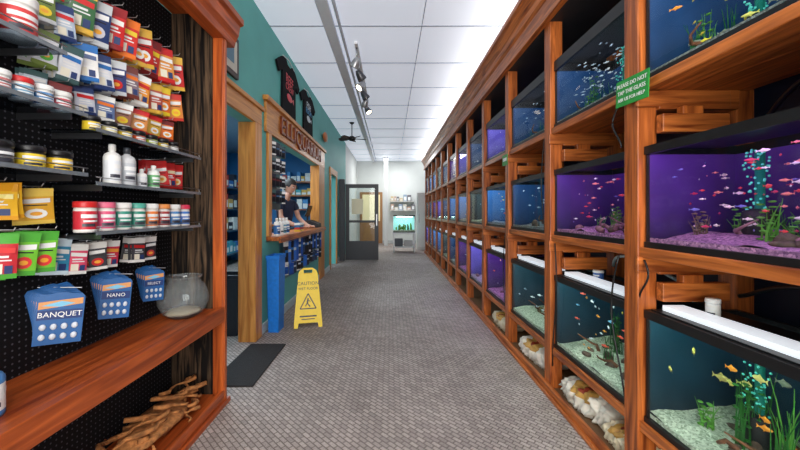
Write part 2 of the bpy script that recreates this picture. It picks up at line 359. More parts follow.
    for k in range(nf):
        m=R.choice(FISH[kind]); l=L*R.uniform(.65,1.25)
        fish(fb,(R.uniform(.04,.28),R.uniform(-W+.05,W-.05),R.uniform(.10,H-.07)),l,R.choice([0,pi])+R.uniform(-.7,.7),m,m,.3 if L<.05 else .42)
    fb.build('fish_school',(0,0,0),ob,recalc=False)
    return ob
cfg={
 0:[('teal','yellow',8,.056),('purple','red',20,.035),('navy','yellow',10,.05)],
 1:[('teal','yellow',26,.054),('purple','red',110,.030),('navy','yellow',48,.042)],
 2:[('teal','mix',28,.042),('purple','red',50,.032),('navy','silver',140,.026)],
 3:[('teal','silver',18,.04),('navy','silver',30,.032),('navy','silver',70,.025)],
 4:[('purple','mix',16,.04),('blue','mix',18,.04),('violet','silver',26,.035)],
}
pool=['navy','violet','blue','teal','purple','navy','blue']
for i in range(NB):
    for r in range(3):
        if i in cfg: sty,kind,nf,L=cfg[i][r]
        else: sty,kind,nf,L=pool[(i*3+r*2)%7],R.choice(['mix','silver','yellow']),9,.045
        aquarium(i,r,sty,kind,nf,L,i<4)
for i,(ya,yb,z) in enumerate([(.85,1.5,.87),(1.75,2.35,.87),(.9,1.4,1.6),(2.6,3.1,.87)]):
    mb=MB(); pts=[]
    for k in range(17):
        t=k/16; pts.append((1.50-.12*math.sin(t*pi)*(1 if i%2 else .6),ya+(yb-ya)*t,z+.012+.13*math.sin(t*pi)**2+.02*math.sin(t*9)))
    mb.tube(pts,.009,BLACK if i%2==0 else mat((190,220,225),.3),8); mb.build('air_hose')
# power cables draped in front of the tank frames beside the posts
for (y,za,zb,sw) in ((1.70,1.04,.30,.05),(1.53,1.04,.86,-.03),(2.52,1.78,.9,.04),(2.36,1.04,.2,-.03),(3.38,1.04,.1,.04),(1.71,1.76,1.56,.03)):
    mb=MB(); pts=[(1.112-.006*math.sin(k/14*pi),y+sw*math.sin(k/14*pi*1.5),za+(zb-za)*k/14) for k in range(15)]
    mb.tube(pts,.0045,BLACK,6); mb.build('power_cable')
C=lambda r,g,b:mat((r,g,b),.4,var=.04)
def jar(name,x,y,z,r,h,body,label,lid,lidh=.25,bottle=False):
    mb=MB()
    if bottle:
        prof=[(0,0),(r*.95,0),(r,.01),(r,h*.12),(r,h*.6),(r,h*.68),(r*.85,h*.76),(r*.35,h*.82),(r*.35,h*.84),(r*.42,h*.84),(r*.42,h*.98),(r*.36,h),(0,h)]
        ms=[body,body,body,label,body,body,body,body,lid,lid,lid,lid]
        la,lb=h*.12,h*.6
    else:
        a=h*(1-lidh)
        prof=[(0,0),(r*.93,0),(r,.006),(r,a*.12),(r*1.005,a*.13),(r*1.005,a*.86),(r,a*.87),(r*.94,a),(r*1.04,a),(r*1.06,a+.004),(r*1.06,h-.005),(r*1.0,h),(0,h)]
        ms=[body,body,body,body,label,body,body,body,lid,lid,lid,lid]
        la,lb=a*.13,a*.86
    mb.lathe((0,0,0),prof,ms,18)
    s=1 if x<0 else -1
    for (t0,t1,a0,a1,c) in ((.62,.82,-1.2,.7,WHITE),(.40,.5,-1.0,.5,BLACK if label is WHITE else WHITE),(.15,.32,-1.1,.1,C(60,60,70))):
        vs=[];fs=[]; n=8
        for k in range(n+1):
            an=a0+(a1-a0)*k/n
            for t in (t0,t1): vs.append((s*(r*1.012)*math.cos(an),(r*1.012)*math.sin(an),la+(lb-la)*t))
        for k in range(n): fs.append((2*k,2*k+2,2*k+3,2*k+1))
        mb.add(vs,fs,c,True)
    return mb.build(name,(x,y,z),recalc=False)
jar('plastic_jar',1.31,1.42,.826,.024,.075,WHITE,C(235,235,230),WHITE)
jar('plastic_jar',1.31,2.2,.826,.03,.06,C(70,110,180),C(70,110,180),WHITE)
mb=MB(); mb.box(-.004,.0,-.105,.105,-.06,.06,mat((40,150,60),.5)); g=mb.build('green_notice_sign',(PX-.014,1.57,1.80),rot=(math.radians(3),0,0))
for k,(t,s) in enumerate((('PLEASE DO NOT',.026),('TAP THE GLASS',.026),('ASK US FOR HELP',.022))): text('lettering',t,(-.006,0,.032-.032*k),FNX,s,WHITE,g,.0006)
mb=MB(); mb.box(-.004,.0,-.07,.07,-.05,.05,mat((60,150,60),.5)); mb.box(-.006,-.004,-.05,.05,-.01,.02,WHITE); mb.build('green_notice_sign',(PX-.014,3.30,1.74))
def sack(x,y,z,rx,ry,rz,c,seed,rot=0):
    mb=MB(); m=mat(c,.35,var=.12,scale=14,bump=.5)
    mb.T=Matrix.Rotation(rot,4,'Z')
    vs=[];fs=[];nu,nv=44,34
    for j in range(nv+1):
        v=-1+2*j/nv
        for i in range(nu):
            a=2*pi*i/nu; e=(1-abs(v)**4)**.5 if abs(v)<1 else 0
            ca,sa_=math.cos(a),math.sin(a); sq=.6
            px=math.copysign(abs(ca)**sq,ca)*rx*(.75+.25*e); pz=math.copysign(abs(sa_)**sq,sa_)*rz*(e*.93+.07)
            q=Vector((px*9+seed,v*4,pz*9)); rg=abs(noise.noise(q*1.6)); rg2=abs(noise.noise(q*3.7))
            k=1.12-.55*rg-.35*rg2
            if j in (0,nv): k*=1.1
            vs.append((px*k,v*ry*(1+.08*noise.noise(q*.7)),rz*.8+pz*k))
    for j in range(nv):
        for i in range(nu): fs.append((j*nu+i,j*nu+(i+1)%nu,(j+1)*nu+(i+1)%nu,(j+1)*nu+i))
    lab=mat((206,160,84),.45); lab2=C(150,60,40); ms=[]
    for fI in range(len(fs)):
        jj,ii=fI//nu,fI%nu
        ms.append((lab2 if 15<=jj<=17 and 11<=ii<=17 else lab) if 10<=jj<=23 and 8<=ii<=20 else m)
    mb.add(vs,fs,ms,True)
    mb.v=[(p[0],p[1],max(p[2],0)) for p in mb.v]
    return mb.build('gravel_bag',(x,y,z))
sack(1.26,2.12,.042,.13,.22,.085,(240,234,218),1,.1); sack(1.25,1.79,.042,.115,.10,.06,(236,222,190),5,0)
sack(1.26,2.86,.042,.13,.24,.085,(242,234,218),9,.1); sack(1.25,1.2,.042,.12,.24,.07,(214,196,160),12); sack(1.25,3.7,.042,.12,.22,.075,(225,210,180),15)
# ------------------------------------------------------------ left display unit
def pegmat():
    m,nt,b=base('pegboard'); N=nt.nodes; L=nt.links
    tc=N.new('ShaderNodeTexCoord'); sp=N.new('ShaderNodeSeparateXYZ'); cb=N.new('ShaderNodeCombineXYZ'); L.new(tc.outputs['Object'],sp.inputs[0]); L.new(sp.outputs['Y'],cb.inputs['X']); L.new(sp.outputs['Z'],cb.inputs['Y'])
    v=N.new('ShaderNodeTexVoronoi'); v.voronoi_dimensions='2D'; v.inputs['Scale'].default_value=40; v.inputs['Randomness'].default_value=0; L.new(cb.outputs[0],v.inputs['Vector'])
    r=N.new('ShaderNodeValToRGB'); r.color_ramp.elements[0].position=.13; r.color_ramp.elements[0].color=lin((84,84,92)); r.color_ramp.elements[1].position=.17; r.color_ramp.elements[1].color=lin((16,16,19))
    L.new(v.outputs['Distance'],r.inputs['Fac']); L.new(r.outputs['Color'],b.inputs['Base Color']); b.inputs['Roughness'].default_value=.7; b.inputs['Specular IOR Level'].default_value=.2
    return m
mb=MB(); PB=-1.43; UE=2.32
mb.box(PB-.02,PB,-.4,UE,0,2.55,pegmat())
mb.box(PB,-1.14,UE-.03,UE,0,2.55,RUST)
mb.box(-1.15,-1.085,UE-.05,UE+.01,0,2.4,LZ); mb.box(-1.09,-1.078,UE-.04,UE-.01,0,2.4,LZ); mb.box(-1.15,-1.08,-.4,-.33,0,2.4,LZ); mb.box(PB,-1.15,-.4,-.37,0,2.55,RUST)
mb.box(PB,-1.10,-.4,UE-.03,.585,.62,LY); mb.box(-1.11,-1.075,-.4,UE-.05,.54,.635,LY)
mb.box(PB,-1.10,-.4,UE-.03,.03,.06,LY); mb.box(-1.11,-1.08,-.4,UE,0,.09,LY); mb.box(-1.08,-1.06,-.4,UE+.01,0,.03,LY)
mb.prism([(-1.15,2.38),(-1.07,2.38),(-1.06,2.42),(-1.04,2.46),(-1.03,2.52),(-1.005,2.53),(-1.005,2.57),(-1.15,2.57)],'y',-.4,UE+.09,LY)
mb.prism([(UE,2.38),(UE+.03,2.42),(UE+.06,2.46),(UE+.07,2.52),(UE+.09,2.53),(UE+.09,2.57),(UE,2.57)],'x',-1.30,-1.15,LY)
mb.box(PB,-1.14,-.4,UE,2.55,2.57,LY)
mb.build('display_shelf_unit',bevel=.003)
SHM=mat((120,128,134),.25,.2)
def gshelf(y0,y1,z,xf=-1.2):
    mb=MB(); mb.box(PB+.002,xf,y0,y1,z-.006,z,ACRYL); mb.box(xf-.002,xf+.002,y0,y1,z-.009,z+.006,SHM)
    mb.tube([(xf,y0,z+.024),(xf,y1,z+.024)],.0022,STEEL,6)
    for y in (y0+.02,y1-.02): mb.tube([(xf,y,z),(xf,y,z+.024)],.0022,STEEL,6)
    for y in (y0+.05,y1-.05): mb.box(PB+.002,xf-.02,y-.003,y+.003,z-.03,z-.006,STEEL)
    mb.build('wire_bracket_shelf')
for y0,y1,z in ((.65,1.30,1.84),(.65,1.39,1.635),(.65,1.39,1.40),(1.43,2.22,1.59),(1.43,2.22,1.37),(1.43,2.22,1.165)): gshelf(y0,y1,z)
def jrow(y0,y1,n,z,r,h,fn,x=-1.28,name='fish_food_jar',**k):
    for i in range(n):
        y=y0+(y1-y0)*i/max(1,n-1); b,l,c=fn(i); jar(name,x,y,z,r,h,b,l,c,**k)
Y_=C(235,205,50); RD=C(205,40,40); WH=C(240,240,236)
jrow(.90,1.20,3,1.84,.052,.15,lambda i:(WH,[C(230,190,190),C(200,215,200),C(210,60,60)][i],WH),name='powder_tub')
jrow(.92,1.36,7,1.635,.032,.08,lambda i:(WH,[C(120,160,190),C(90,130,190),WH,C(200,120,120),C(120,170,200),C(90,140,190),C(200,90,100)][i],[WH,WH,RD,WH,RD,WH,C(225,225,220)][i]))
jrow(.92,1.35,5,1.40,.042,.085,lambda i:(C(30,30,32),[Y_,C(225,190,60),C(60,60,66),Y_,C(240,200,40)][i],BLACK))
jrow(1.50,2.06,7,1.59,.031,.07,lambda i:(C(30,30,34),[Y_,C(240,230,160),Y_,C(220,90,50),C(180,200,70),Y_,C(200,200,190)][i],BLACK))
jar('water_treatment_bottle',-1.27,1.60,1.37,.034,.19,WH,C(228,232,236),WH,bottle=True)
jar('water_treatment_bottle',-1.27,1.69,1.37,.036,.19,C(210,212,214),C(190,195,200),C(60,64,70),bottle=True)
jar('water_treatment_bottle',-1.27,1.79,1.37,.024,.10,WH,C(225,228,232),WH,bottle=True)
jar('water_treatment_bottle',-1.27,1.88,1.37,.029,.13,WH,C(110,180,120),WH,bottle=True)
cc=[(C(200,45,60)),(C(225,90,130)),(C(60,150,130)),(C(50,140,120)),(C(235,130,60)),(C(160,60,60)),(C(70,130,190)),(C(60,120,200))]
jrow(1.47,2.16,8,1.165,.039,.13,lambda i:(C(236,232,226),cc[i],[RD,C(230,110,140),WH,C(90,180,160),WH,C(235,150,80),WH,C(220,60,90)][i]),lidh=.2)
def pouch(mb,w,h,t,c1,c2,c3,decal=0):
    nu,nv=6,9; 
    for sgn in (1,-1):
        vs=[];fs=[];ms=[]
        for j in range(nv+1):
            for i in range(nu+1):
                u=-1+2*i/nu; v=-1+2*j/nv
                d=t*max(0,(1-u**4))*max(0,(1-abs(min(1,(v+.12)/ .9 if v>0 else v))**4))
                vs.append((sgn*(d+.0008),u*w/2*(1-.04*(1-v*v)),-h/2+v*h/2))
        for j in range(nv):
            for i in range(nu):
                fs.append((j*(nu+1)+i,j*(nu+1)+i+1,(j+1)*(nu+1)+i+1,(j+1)*(nu+1)+i))
                ms.append(c2 if (j>=nv-2 or j==0) else c1)
        mb.add(vs,fs,ms,True)
    if decal:
        x=t+.0016
        def q(u0,u1,v0,v1,m,sl=0):
            mb.add([(x,u0*w,-h+v0*h),(x,u1*w,-h+(v0+sl)*h),(x,u1*w,-h+(v1+sl)*h),(x,u0*w,-h+v1*h)],[(0,1,2,3)],m)
        if decal==1:
            q(-.38,.38,.58,.70,WHITE,.03); q(-.3,.3,.52,.55,C(30,30,40)); 
            vs=[(x,0,-h*.70)]+[(x,.30*w*math.cos(a*pi/6),-h*.70+.14*h*math.sin(a*pi/6)) for a in range(12)]
            mb.add(vs,[(0,k+1,(k+1)%12+1) for k in range(12)],c3)
            vs=[(x+.0006,v[1]*.55,-h*.70+(v[2]+h*.70)*.4) for v in vs]; mb.add(vs,[(0,k+1,(k+1)%12+1) for k in range(12)],C(240,170,60))
        elif decal==2:
            q(-.4,.4,.60,.72,c3,-.03); q(-.32,.2,.47,.52,WHITE); q(-.32,.3,.40,.43,WHITE)
            q(-.36,.02,.12,.34,C(235,230,210)); q(.08,.34,.12,.30,C(40,60,110))
        else:
            q(-.3,.3,.5,.62,c3)
def hang(name,y,zt,w,h,n,c1,c2,c3,x0=-1.39,step=.018,t=.006,ang=-28,px=PB):
    mb=MB(); dc=R.choice([1,2])
    for k in range(n):
        mb.T=Matrix.Translation((x0+step*k,0,-.008))@Matrix.Rotation(math.radians(ang+R.uniform(-13,13)),4,'Z')@Matrix.Rotation(math.radians(R.uniform(-8,8)),4,'X')@Matrix.Rotation(math.radians(R.uniform(-4,8)),4,'Y')
        pouch(mb,w,h,t,c1,c2,c3,dc)
    mb.T=None
    mb.tube([(px,0,0),(x0+step*n+.01,0,0),(x0+step*n+.018,0,.012)],.002,STEEL,6)
    return mb.build(name,(0,y,zt),recalc=False)
P='fish_food_packet'
BLU=C(40,110,180); ORG=C(235,120,40); GRN=C(90,180,60); SIL=C(200,205,208); NAVY=C(40,60,110); OLV=C(110,130,60); GOLD=C(225,180,70)
# left section
hang(P,1.34,2.12,.075,.13,4,OLV,SIL,Y_,-1.39,.02); hang(P,1.42,2.10,.075,.14,4,C(190,205,220),NAVY,RD,-1.39,.02)
hang(P,1.36,1.96,.075,.14,4,C(220,225,230),OLV,GRN,-1.39,.02); hang(P,1.44,1.94,.075,.15,5,C(225,228,232),C(60,90,90),BLU,-1.39,.022)
hang(P,1.34,1.80,.07,.10,3,C(200,210,220),C(60,90,90),GRN); hang(P,1.42,1.78,.075,.13,4,C(230,230,235),C(130,60,60),ORG)
hang(P,1.22,1.36,.13,.13,2,C(240,185,40),C(230,160,30),C(250,235,150)); hang(P,1.35,1.35,.11,.14,2,C(225,170,50),C(235,200,90),WH)
for y in (1.20,1.28,1.35): hang(P,y,1.185,.075,.16,4,C(120,200,60) if y>1.22 else C(200,50,60),C(80,170,60),C(220,60,60),-1.39,.022)
hang(P,1.45,1.15,.095,.15,2,C(60,150,190),C(210,230,240),WH)
# right section upper
for y,c1,c2,c3,zt in ((1.52,C(60,110,70),GOLD,RD,2.24),(1.60,NAVY,SIL,C(200,200,210),2.22),(1.69,RD,C(150,25,30),WH,2.25),(1.78,C(215,50,40),ORG,Y_,2.24),(1.87,C(190,40,36),GOLD,WH,2.24),(1.96,C(205,60,50),C(120,30,30),Y_,2.22),(2.05,C(225,150,60),RD,WH,2.22),(2.14,C(200,50,50),GOLD,WH,2.21)):
    hang(P,y,zt,.095,.20,4,c1,c2,c3,-1.39,.022,.006,-32)
for y,c1,c2,c3,zt in ((1.52,WH,BLU,C(90,110,150),1.99),(1.60,C(225,230,235),NAVY,BLU,1.98),(1.69,C(60,70,120),SIL,RD,1.99),(1.78,C(140,120,130),C(120,60,50),ORG,2.0),(1.88,C(240,160,60),WH,RD,1.99),(1.97,C(190,90,70),GOLD,WH,1.98),(2.05,ORG,Y_,WH,1.99),(2.14,C(225,140,70),C(200,60,50),Y_,1.98)):
    hang(P,y,zt,.085,.16,4,c1,c2,c3,-1.39,.022,.006,-32)
for y,c1,c2,c3 in ((1.54,C(210,215,225),NAVY,RD),(1.66,C(100,120,160),WH,ORG),(1.78,C(160,110,90),WH,Y_),(1.90,C(225,150,80),RD,WH),(2.02,GOLD,RD,WH),(2.12,ORG,C(120,40,40),WH)):
    hang(P,y,1.81,.08,.12,3,c1,c2,c3,-1.39,.02)
for y in (1.99,2.08,2.16): hang(P,y,1.55,.085,.15,4,C(215,60,60),C(190,40,40),C(240,220,180),-1.39,.024)
for y,c1,c2,c3 in ((1.52,C(225,80,110),C(230,230,225),WH),(1.61,C(60,60,66),C(225,225,220),RD),(1.70,C(215,50,80),WH,C(240,160,60)),(1.88,C(60,60,66),WH,RD),(1.97,C(40,42,50),C(230,230,226),C(190,60,60))):
    hang(P,y,1.12,.075,.13,3,c1,c2,c3,-1.39,.02)
def cards(y,zt,w,h,n,word):
    mb=MB(); e=bpy.data.objects.new('blister_card_pack',None); COL.objects.link(e); e.location=(-1.39,y,zt)
    CBL=C(24,88,150)
    for k in range(n):
        a=math.radians(-38-2*k); T=Matrix.Translation((.020*k,-.008*k,-.004*k))@Matrix.Rotation(a,4,'Z')@Matrix.Rotation(math.radians(10-3*k),4,'X'); mb.T=T
        mb.prism([(-w/2,-h),(w/2,-h),(w/2,-h*.1),(w*.42,-h*.03),(w*.2,-h*.03),(w*.12,0),(-w*.12,0),(-w*.2,-h*.03),(-w*.42,-h*.03),(-w/2,-h*.1)],'x',-.001,.001,CBL)
        mb.add([(.0016,-w*.46,-h*.32),(.0016,w*.46,-h*.24),(.0016,w*.46,-h*.12),(.0016,-w*.46,-h*.18)],[(0,1,2,3)],C(214,150,90))
        mb.add([(.002,-w*.4,-h*.25),(.002,0,-h*.28),(.002,w*.3,-h*.22),(.002,0,-h*.17)],[(0,1,2,3)],C(120,190,220))
        mb.box(.0012,.002,-w/2+.004,w/2-.004,-h*.52,-h*.34,C(16,50,110)); 
        for a2 in range(4):
            for b2 in range(2): mb.blob((.003,-w*.33+w*.22*a2,-h*.66-h*.19*b2),(.004,w*.075,h*.06),C(205,212,222),8,6)
    mb.T=None; mb.tube([(-.04,0,-.01),(.020*n+.02,0,-.01)],.002,STEEL,6)
    mb.build('cards',parent=e,recalc=False)
    k=n-1; a=math.radians(-38-2*k); T=Matrix.Translation((.020*k,-.008*k,-.004*k))@Matrix.Rotation(a,4,'Z')@Matrix.Rotation(math.radians(10-3*k),4,'X'); p=T@Vector((.003,0,-h*.43))
    t=text('lettering',word,p,(0,0,0),w*.2,WHITE,e,.0005); t.rotation_euler=(Matrix.Rotation(a,4,'Z')@Matrix.Rotation(math.radians(10-3*k),4,'X')@Matrix.Rotation(pi/2,4,'Z')@Matrix.Rotation(pi/2,4,'X')).to_euler()
cards(1.42,.955,.14,.20,6,'BANQUET'); cards(1.70,.96,.115,.19,6,'NANO'); cards(1.98,.945,.095,.17,5,'SELECT')
jar('water_treatment_bottle',-1.24,1.07,.62,.045,.17,C(70,130,190),WH,C(40,90,170),bottle=True)
MILK=glassmat('bowl_glass',(.84,.88,.89),1.0,1.6,.10)
mb=MB(); pr=[(0,.0),(.07,.0),(.11,.03),(.135,.08),(.138,.12),(.12,.18),(.09,.215),(.085,.225),(.10,.242)]
mb.lathe((0,0,0),pr,MILK,32)
mb.tube([(.10*math.cos(k*pi/12),.10*math.sin(k*pi/12),.243) for k in range(25)],.0025,MILK,6)
mb.blob((0,0,.03),(.09,.09,.025),C(190,176,150),16,8,.2,20)
mb.build('glass_fish_bowl',(-1.25,2.12,.62))
mb=MB(); BK=mat((176,116,64),.85,var=.5,scale=35,bump=1)
for k in range(26):
    x=R.uniform(-1.36,-1.18); y=R.uniform(1.62,2.18); a=R.uniform(.6,2.4); L=R.uniform(.15,.3); pts=[];rr=[]
    for j in range(7):
        t=j/6-.5; px=max(-1.40,min(-1.13,x+math.cos(a)*L*t+.02*math.sin(j*1.7+k))); py=max(1.5,min(2.25,y+math.sin(a)*L*t)); pts.append((px,py,.085+.006*(k%20)*.9+.05*t*math.sin(k*2))); rr.append(.004+.010*abs(math.cos(j*.5+k)))
    mb.tube(pts,rr,BK,7)
mb.blob((-1.27,1.93,.10),(.11,.28,.045),BK,16,8,.7,12,flat=-.04)
mb.build('driftwood_pile')
# ------------------------------------------------------------ left wall things
mb=MB(); mb.box(XL,XL+.025,2.62,3.0,2.38,2.72,C(60,36,24)); mb.box(XL+.025,XL+.028,2.66,2.96,2.42,2.68,C(214,208,190)); mb.box(XL+.028,XL+.03,2.72,2.9,2.48,2.62,C(90,130,150)); mb.build('framed_picture',bevel=.003)
def shirt(yc,zt,w,h,pr,sz):
    mb=MB(); s=w/2
    pts=[(-.28*s,0),(-.55*s,-.03*h),(-1*s,-.22*h),(-.82*s,-.36*h),(-.56*s,-.26*h),(-.58*s,-.65*h),(-.6*s,-h),(0,-1.02*h),(.6*s,-h),(.58*s,-.65*h),(.56*s,-.26*h),(.82*s,-.36*h),(1*s,-.22*h),(.55*s,-.03*h),(.28*s,0),(.15*s,-.07*h),(-.15*s,-.07*h)]
    mb.prism(pts,'x',.006,.03,mat((18,18,22),.9,spec=.2))
    mb.tube([(.02,-.5*s,-.0),(.02,0,.04),(.02,.5*s,-.0)],.006,WHITE,6); mb.tube([(.02,0,.04),(.01,0,.09)],.004,STEEL,6)
    o=mb.build('hanging_tshirt',(XL,yc,zt),bevel=.006)
    for k,(t,c,q) in enumerate(pr): text('shirt_print',t,(.032,0,-.32*h-.14*k*h),FX,sz*q,c,o,.001)
    b=MB(); b.blob((.03,0,-.62*h),(.004,.12,.05),pr[0][1],14,6); b.add([(.033,.1,-.62*h),(.033,.18,-.57*h),(.033,.18,-.68*h)],[(0,1,2)],pr[0][1]); b.build('fish_print',parent=o,recalc=False)
shirt(4.50,3.16,1.0,.72,[('REEF',C(220,50,60),1.3),('CREW',C(220,50,60),1)],.12); shirt(5.55,3.12,1.0,.64,[('FISH',C(210,220,225),1.2),('ROOM',C(70,150,200),1)],.12)
mb=MB(); mb.blob((XL+.05,6.85,2.72),(.04,.16,.09),C(190,110,60),14,8,.2,10); mb.add([(XL+.05,6.98,2.72),(XL+.05,7.1,2.8),(XL+.05,7.1,2.64)],[(0,1,2)],C(200,120,60)); mb.build('wooden_fish_plaque')
mb=MB(); mb.box(-1.50,-1.17,3.74,6.36,.94,.985,WY); mb.box(-1.19,-1.165,3.74,6.36,.92,.99,WY); mb.build('service_counter_top',bevel=.005)
mb=MB(); mb.box(XL+.002,XL+.012,4.15,6.3,.42,.93,C(60,110,120)); cs=[C(30,32,40),C(30,80,170),C(24,26,32),C(50,110,200),C(40,60,90),C(20,22,28)]
for row,(zt,h) in enumerate(((.90,.30),(.62,.18))):
    for k in range(18):
        y=4.22+.12*k; c=cs[(k*3+row+k//4)%6]
        if row==1 and k%3==1: continue
        mb.T=Matrix.Translation((XL+.065,y,zt))@Matrix.Rotation(math.radians(-30),4,'Z'); pouch(mb,.08,h*R.uniform(.7,1),.012,c,WH if k%5==0 else c,SIL if k%2 else BLU,3); mb.T=None
        mb.tube([(XL+.006,y,zt-.01),(XL+.1,y,zt-.01)],.003,STEEL,6)
mb.build('aquarium_net_display',recalc=False)
mb=MB(); mb.box(-1.36,-1.34,3.84,4.28,1.28,2.08,BLACK)
for z in (2.04,1.86,1.68,1.5):
    for k in range(4):
        y=3.9+.105*k; mb.T=Matrix.Translation((-1.30+.01*(k%2),y,z))@Matrix.Rotation(math.radians(-25),4,'Z'); pouch(mb,.085,.15,.01,C(28,28,34),R.choice([WH,C(40,44,60),C(60,90,90)]),R.choice([SIL,C(120,50,50),C(60,100,140)]),3); mb.T=None
mb.tube([(-1.35,3.9,1.28),(-1.35,3.9,.985)],.008,BLACK,8); mb.tube([(-1.35,4.22,1.28),(-1.35,4.22,.985)],.008,BLACK,8)
mb.build('accessory_display_board',recalc=False)
for k in range(4): jar('water_treatment_bottle',-1.25,3.87+.12*k,.985,.035,.2,WH,[BLU,WH,C(90,150,170)][k%3],WH,bottle=True)
mb=MB(); mb.prism([(-1.49,.985),(-1.24,.985),(-1.24,1.05),(-1.38,1.11),(-1.49,1.11)],'y',6.0,6.3,DARK); mb.box(-1.46,-1.44,6.12,6.18,1.11,1.2,DARK); mb.T=Matrix.Translation((-1.43,6.15,1.27))@Matrix.Rotation(.3,4,'Y'); mb.box(-.01,.01,-.14,.14,-.1,.1,BLACK); mb.box(-.016,-.01,-.125,.125,-.085,.085,mat((90,140,170),.3,emit=.4)); mb.T=None; mb.build('cash_register',bevel=.004)
mb=MB()
for k in range(4): mb.box(-1.3,-1.22,4.75,4.95,.985+.03*k,1.01+.03*k,C(*[(220,180,60),(190,60,50),(60,110,160),(225,225,220)][k]))
mb.build('leaflet_stack',bevel=.002)
def bin_(name,x,y,w,d,h,m,lip=.012):
    mb=MB(); 
    def ring(s,z): return [(-w/2*s,-d/2*s,z),(w/2*s,-d/2*s,z),(w/2*s,d/2*s,z),(-w/2*s,d/2*s,z)]
    zs=[(.82,0),(1,h-.04),(1.08,h-.04),(1.08,h),(.97,h),(.8,.02)]
    vs=sum([ring(s,z) for s,z in zs],[]); fs=[(3,2,1,0)]
    for i in range(len(zs)-1):
        for k in range(4): fs.append((i*4+k,i*4+(k+1)%4,(i+1)*4+(k+1)%4,(i+1)*4+k))
    fs.append(tuple(len(vs)-4+k for k in range(4))); mb.add(vs,fs,m); return mb.build(name,(x,y,0),bevel=.01)
bin_('blue_storage_bin',-1.21,3.72,.13,.22,.80,mat((24,120,215),.4)); bin_('waste_bin',-1.64,3.62,.24,.24,.62,mat((30,34,40),.5))
mb=MB(); mb.box(-1.31,-.98,2.5,3.3,0,.012,mat((38,36,36),.95,var=.3,scale=120,bump=.6)); mb.build('door_mat',bevel=.004)
YEL=mat((245,208,30),.45,var=.04); e=bpy.data.objects.new('wet_floor_sign',None); COL.objects.link(e); e.location=(-.92,3.93,0); e.rotation_euler=(0,0,math.radians(14))
def panel(sgn):
    mb=MB()
    mb.T=Matrix.Rotation(sgn*math.radians(-13),4,'X'); 
    mb.prism([(-.15,.05),(-.105,.58),(.105,.58),(.15,.05)],'y',-.008,.008,YEL)
    mb.prism([(-.15,0),(-.15,.05),(-.10,.05),(-.11,0)],'y',-.008,.008,YEL); mb.prism([(.15,0),(.15,.05),(.10,.05),(.11,0)],'y',-.008,.008,YEL)
    mb.prism([(-.105,.58),(-.09,.61),(-.05,.64),(-.045,.58)],'y',-.008,.008,YEL); mb.prism([(.105,.58),(.09,.61),(.05,.64),(.045,.58)],'y',-.008,.008,YEL); mb.prism([(-.05,.62),(-.05,.64),(.05,.64),(.05,.62)],'y',-.008,.008,YEL)
    s=-.0095*sgn
    def line(a,b,w=.006,m=BLACK):
        d=Vector((b[0]-a[0],b[1]-a[1])); d.normalize(); q=Vector((-d.y,d.x))*w
        mb.add([(a[0]+q.x,s,a[1]+q.y),(b[0]+q.x,s,b[1]+q.y),(b[0]-q.x,s,b[1]-q.y),(a[0]-q.x,s,a[1]-q.y)],[(0,1,2,3)],m)
    line((-.085,.2),(.085,.2)); line((-.085,.2),(0,.36)); line((.085,.2),(0,.36)); line((0,.31),(-.01,.26),.008); line((-.01,.26),(.02,.22),.006); line((0,.29),(.025,.275),.004); line((-.01,.26),(-.03,.225),.005); line((-.09,.12),(.09,.12),.008); line((-.07,.09),(.07,.09),.005)
    mb.build('panel',(0,-sgn*.145,0),e)
    if sgn>0:
        text('lettering','CAUTION',(0,-sgn*.145-.0+.47*math.sin(math.radians(13))-.011,.46),(pi/2-math.radians(13),0,0),.052,BLACK,e,.0005); text('lettering','WET FLOOR',(0,-sgn*.145+.415*math.sin(math.radians(13))-.011,.405),(pi/2-math.radians(13),0,0),.038,BLACK,e,.0005)
panel(1); panel(-1)
mb=MB(); fx,fy,fz=-.87,8.0,2.93
mb.tube([(fx,fy,CH),(fx,fy,fz+.05)],.012,BLACK); mb.lathe((fx,fy,CH-.04),[(0,0),(.03,0),(.06,.03),(.06,.04),(0,.04)],BLACK); mb.lathe((fx,fy,fz-.06),[(0,0),(.05,.01),(.085,.04),(.085,.09),(.04,.12),(0,.13)],BLACK)
for k in range(5):
    mb.T=Matrix.Translation((fx,fy,fz))@Matrix.Rotation(k*2*pi/5+.3,4,'Z')@Matrix.Rotation(.3,4,'X'); mb.prism([(.06,-.03),(.16,-.065),(.30,-.07),(.33,-.03),(.33,.03),(.30,.065),(.16,.055),(.06,.03)],'z',-.006,.006,C(46,34,30))
mb.T=None; mb.build('ceiling_fan',bevel=.002)
mb=MB(); mb.box(-.43,-.39,4.2,6.4,CH-.03,CH,WHITE); SB=emis('spot_bulb',(255,240,215),6)
for k,(y,a,b) in enumerate(((4.3,.5,.3),(4.7,-.6,.5),(5.1,.7,-.4),(5.5,-.6,.2),(5.9,.5,.5),(6.3,-.5,-.3))):
    mb.tube([(-.41,y,CH-.03),(-.41,y,CH-.15)],.01,STEEL)
    mb.T=Matrix.Translation((-.41,y,CH-.2))@Matrix.Rotation(a,4,'Y')@Matrix.Rotation(b,4,'X'); mb.lathe((0,0,-.08),[(.0,.01),(.05,.01),(.062,0),(.064,.01),(.045,.10),(.025,.14),(0,.14)],[SB]+[mat((90,90,94) if k%2 else (170,170,172),.3,.6)]*5,14); mb.T=None
mb.build('track_spotlight')
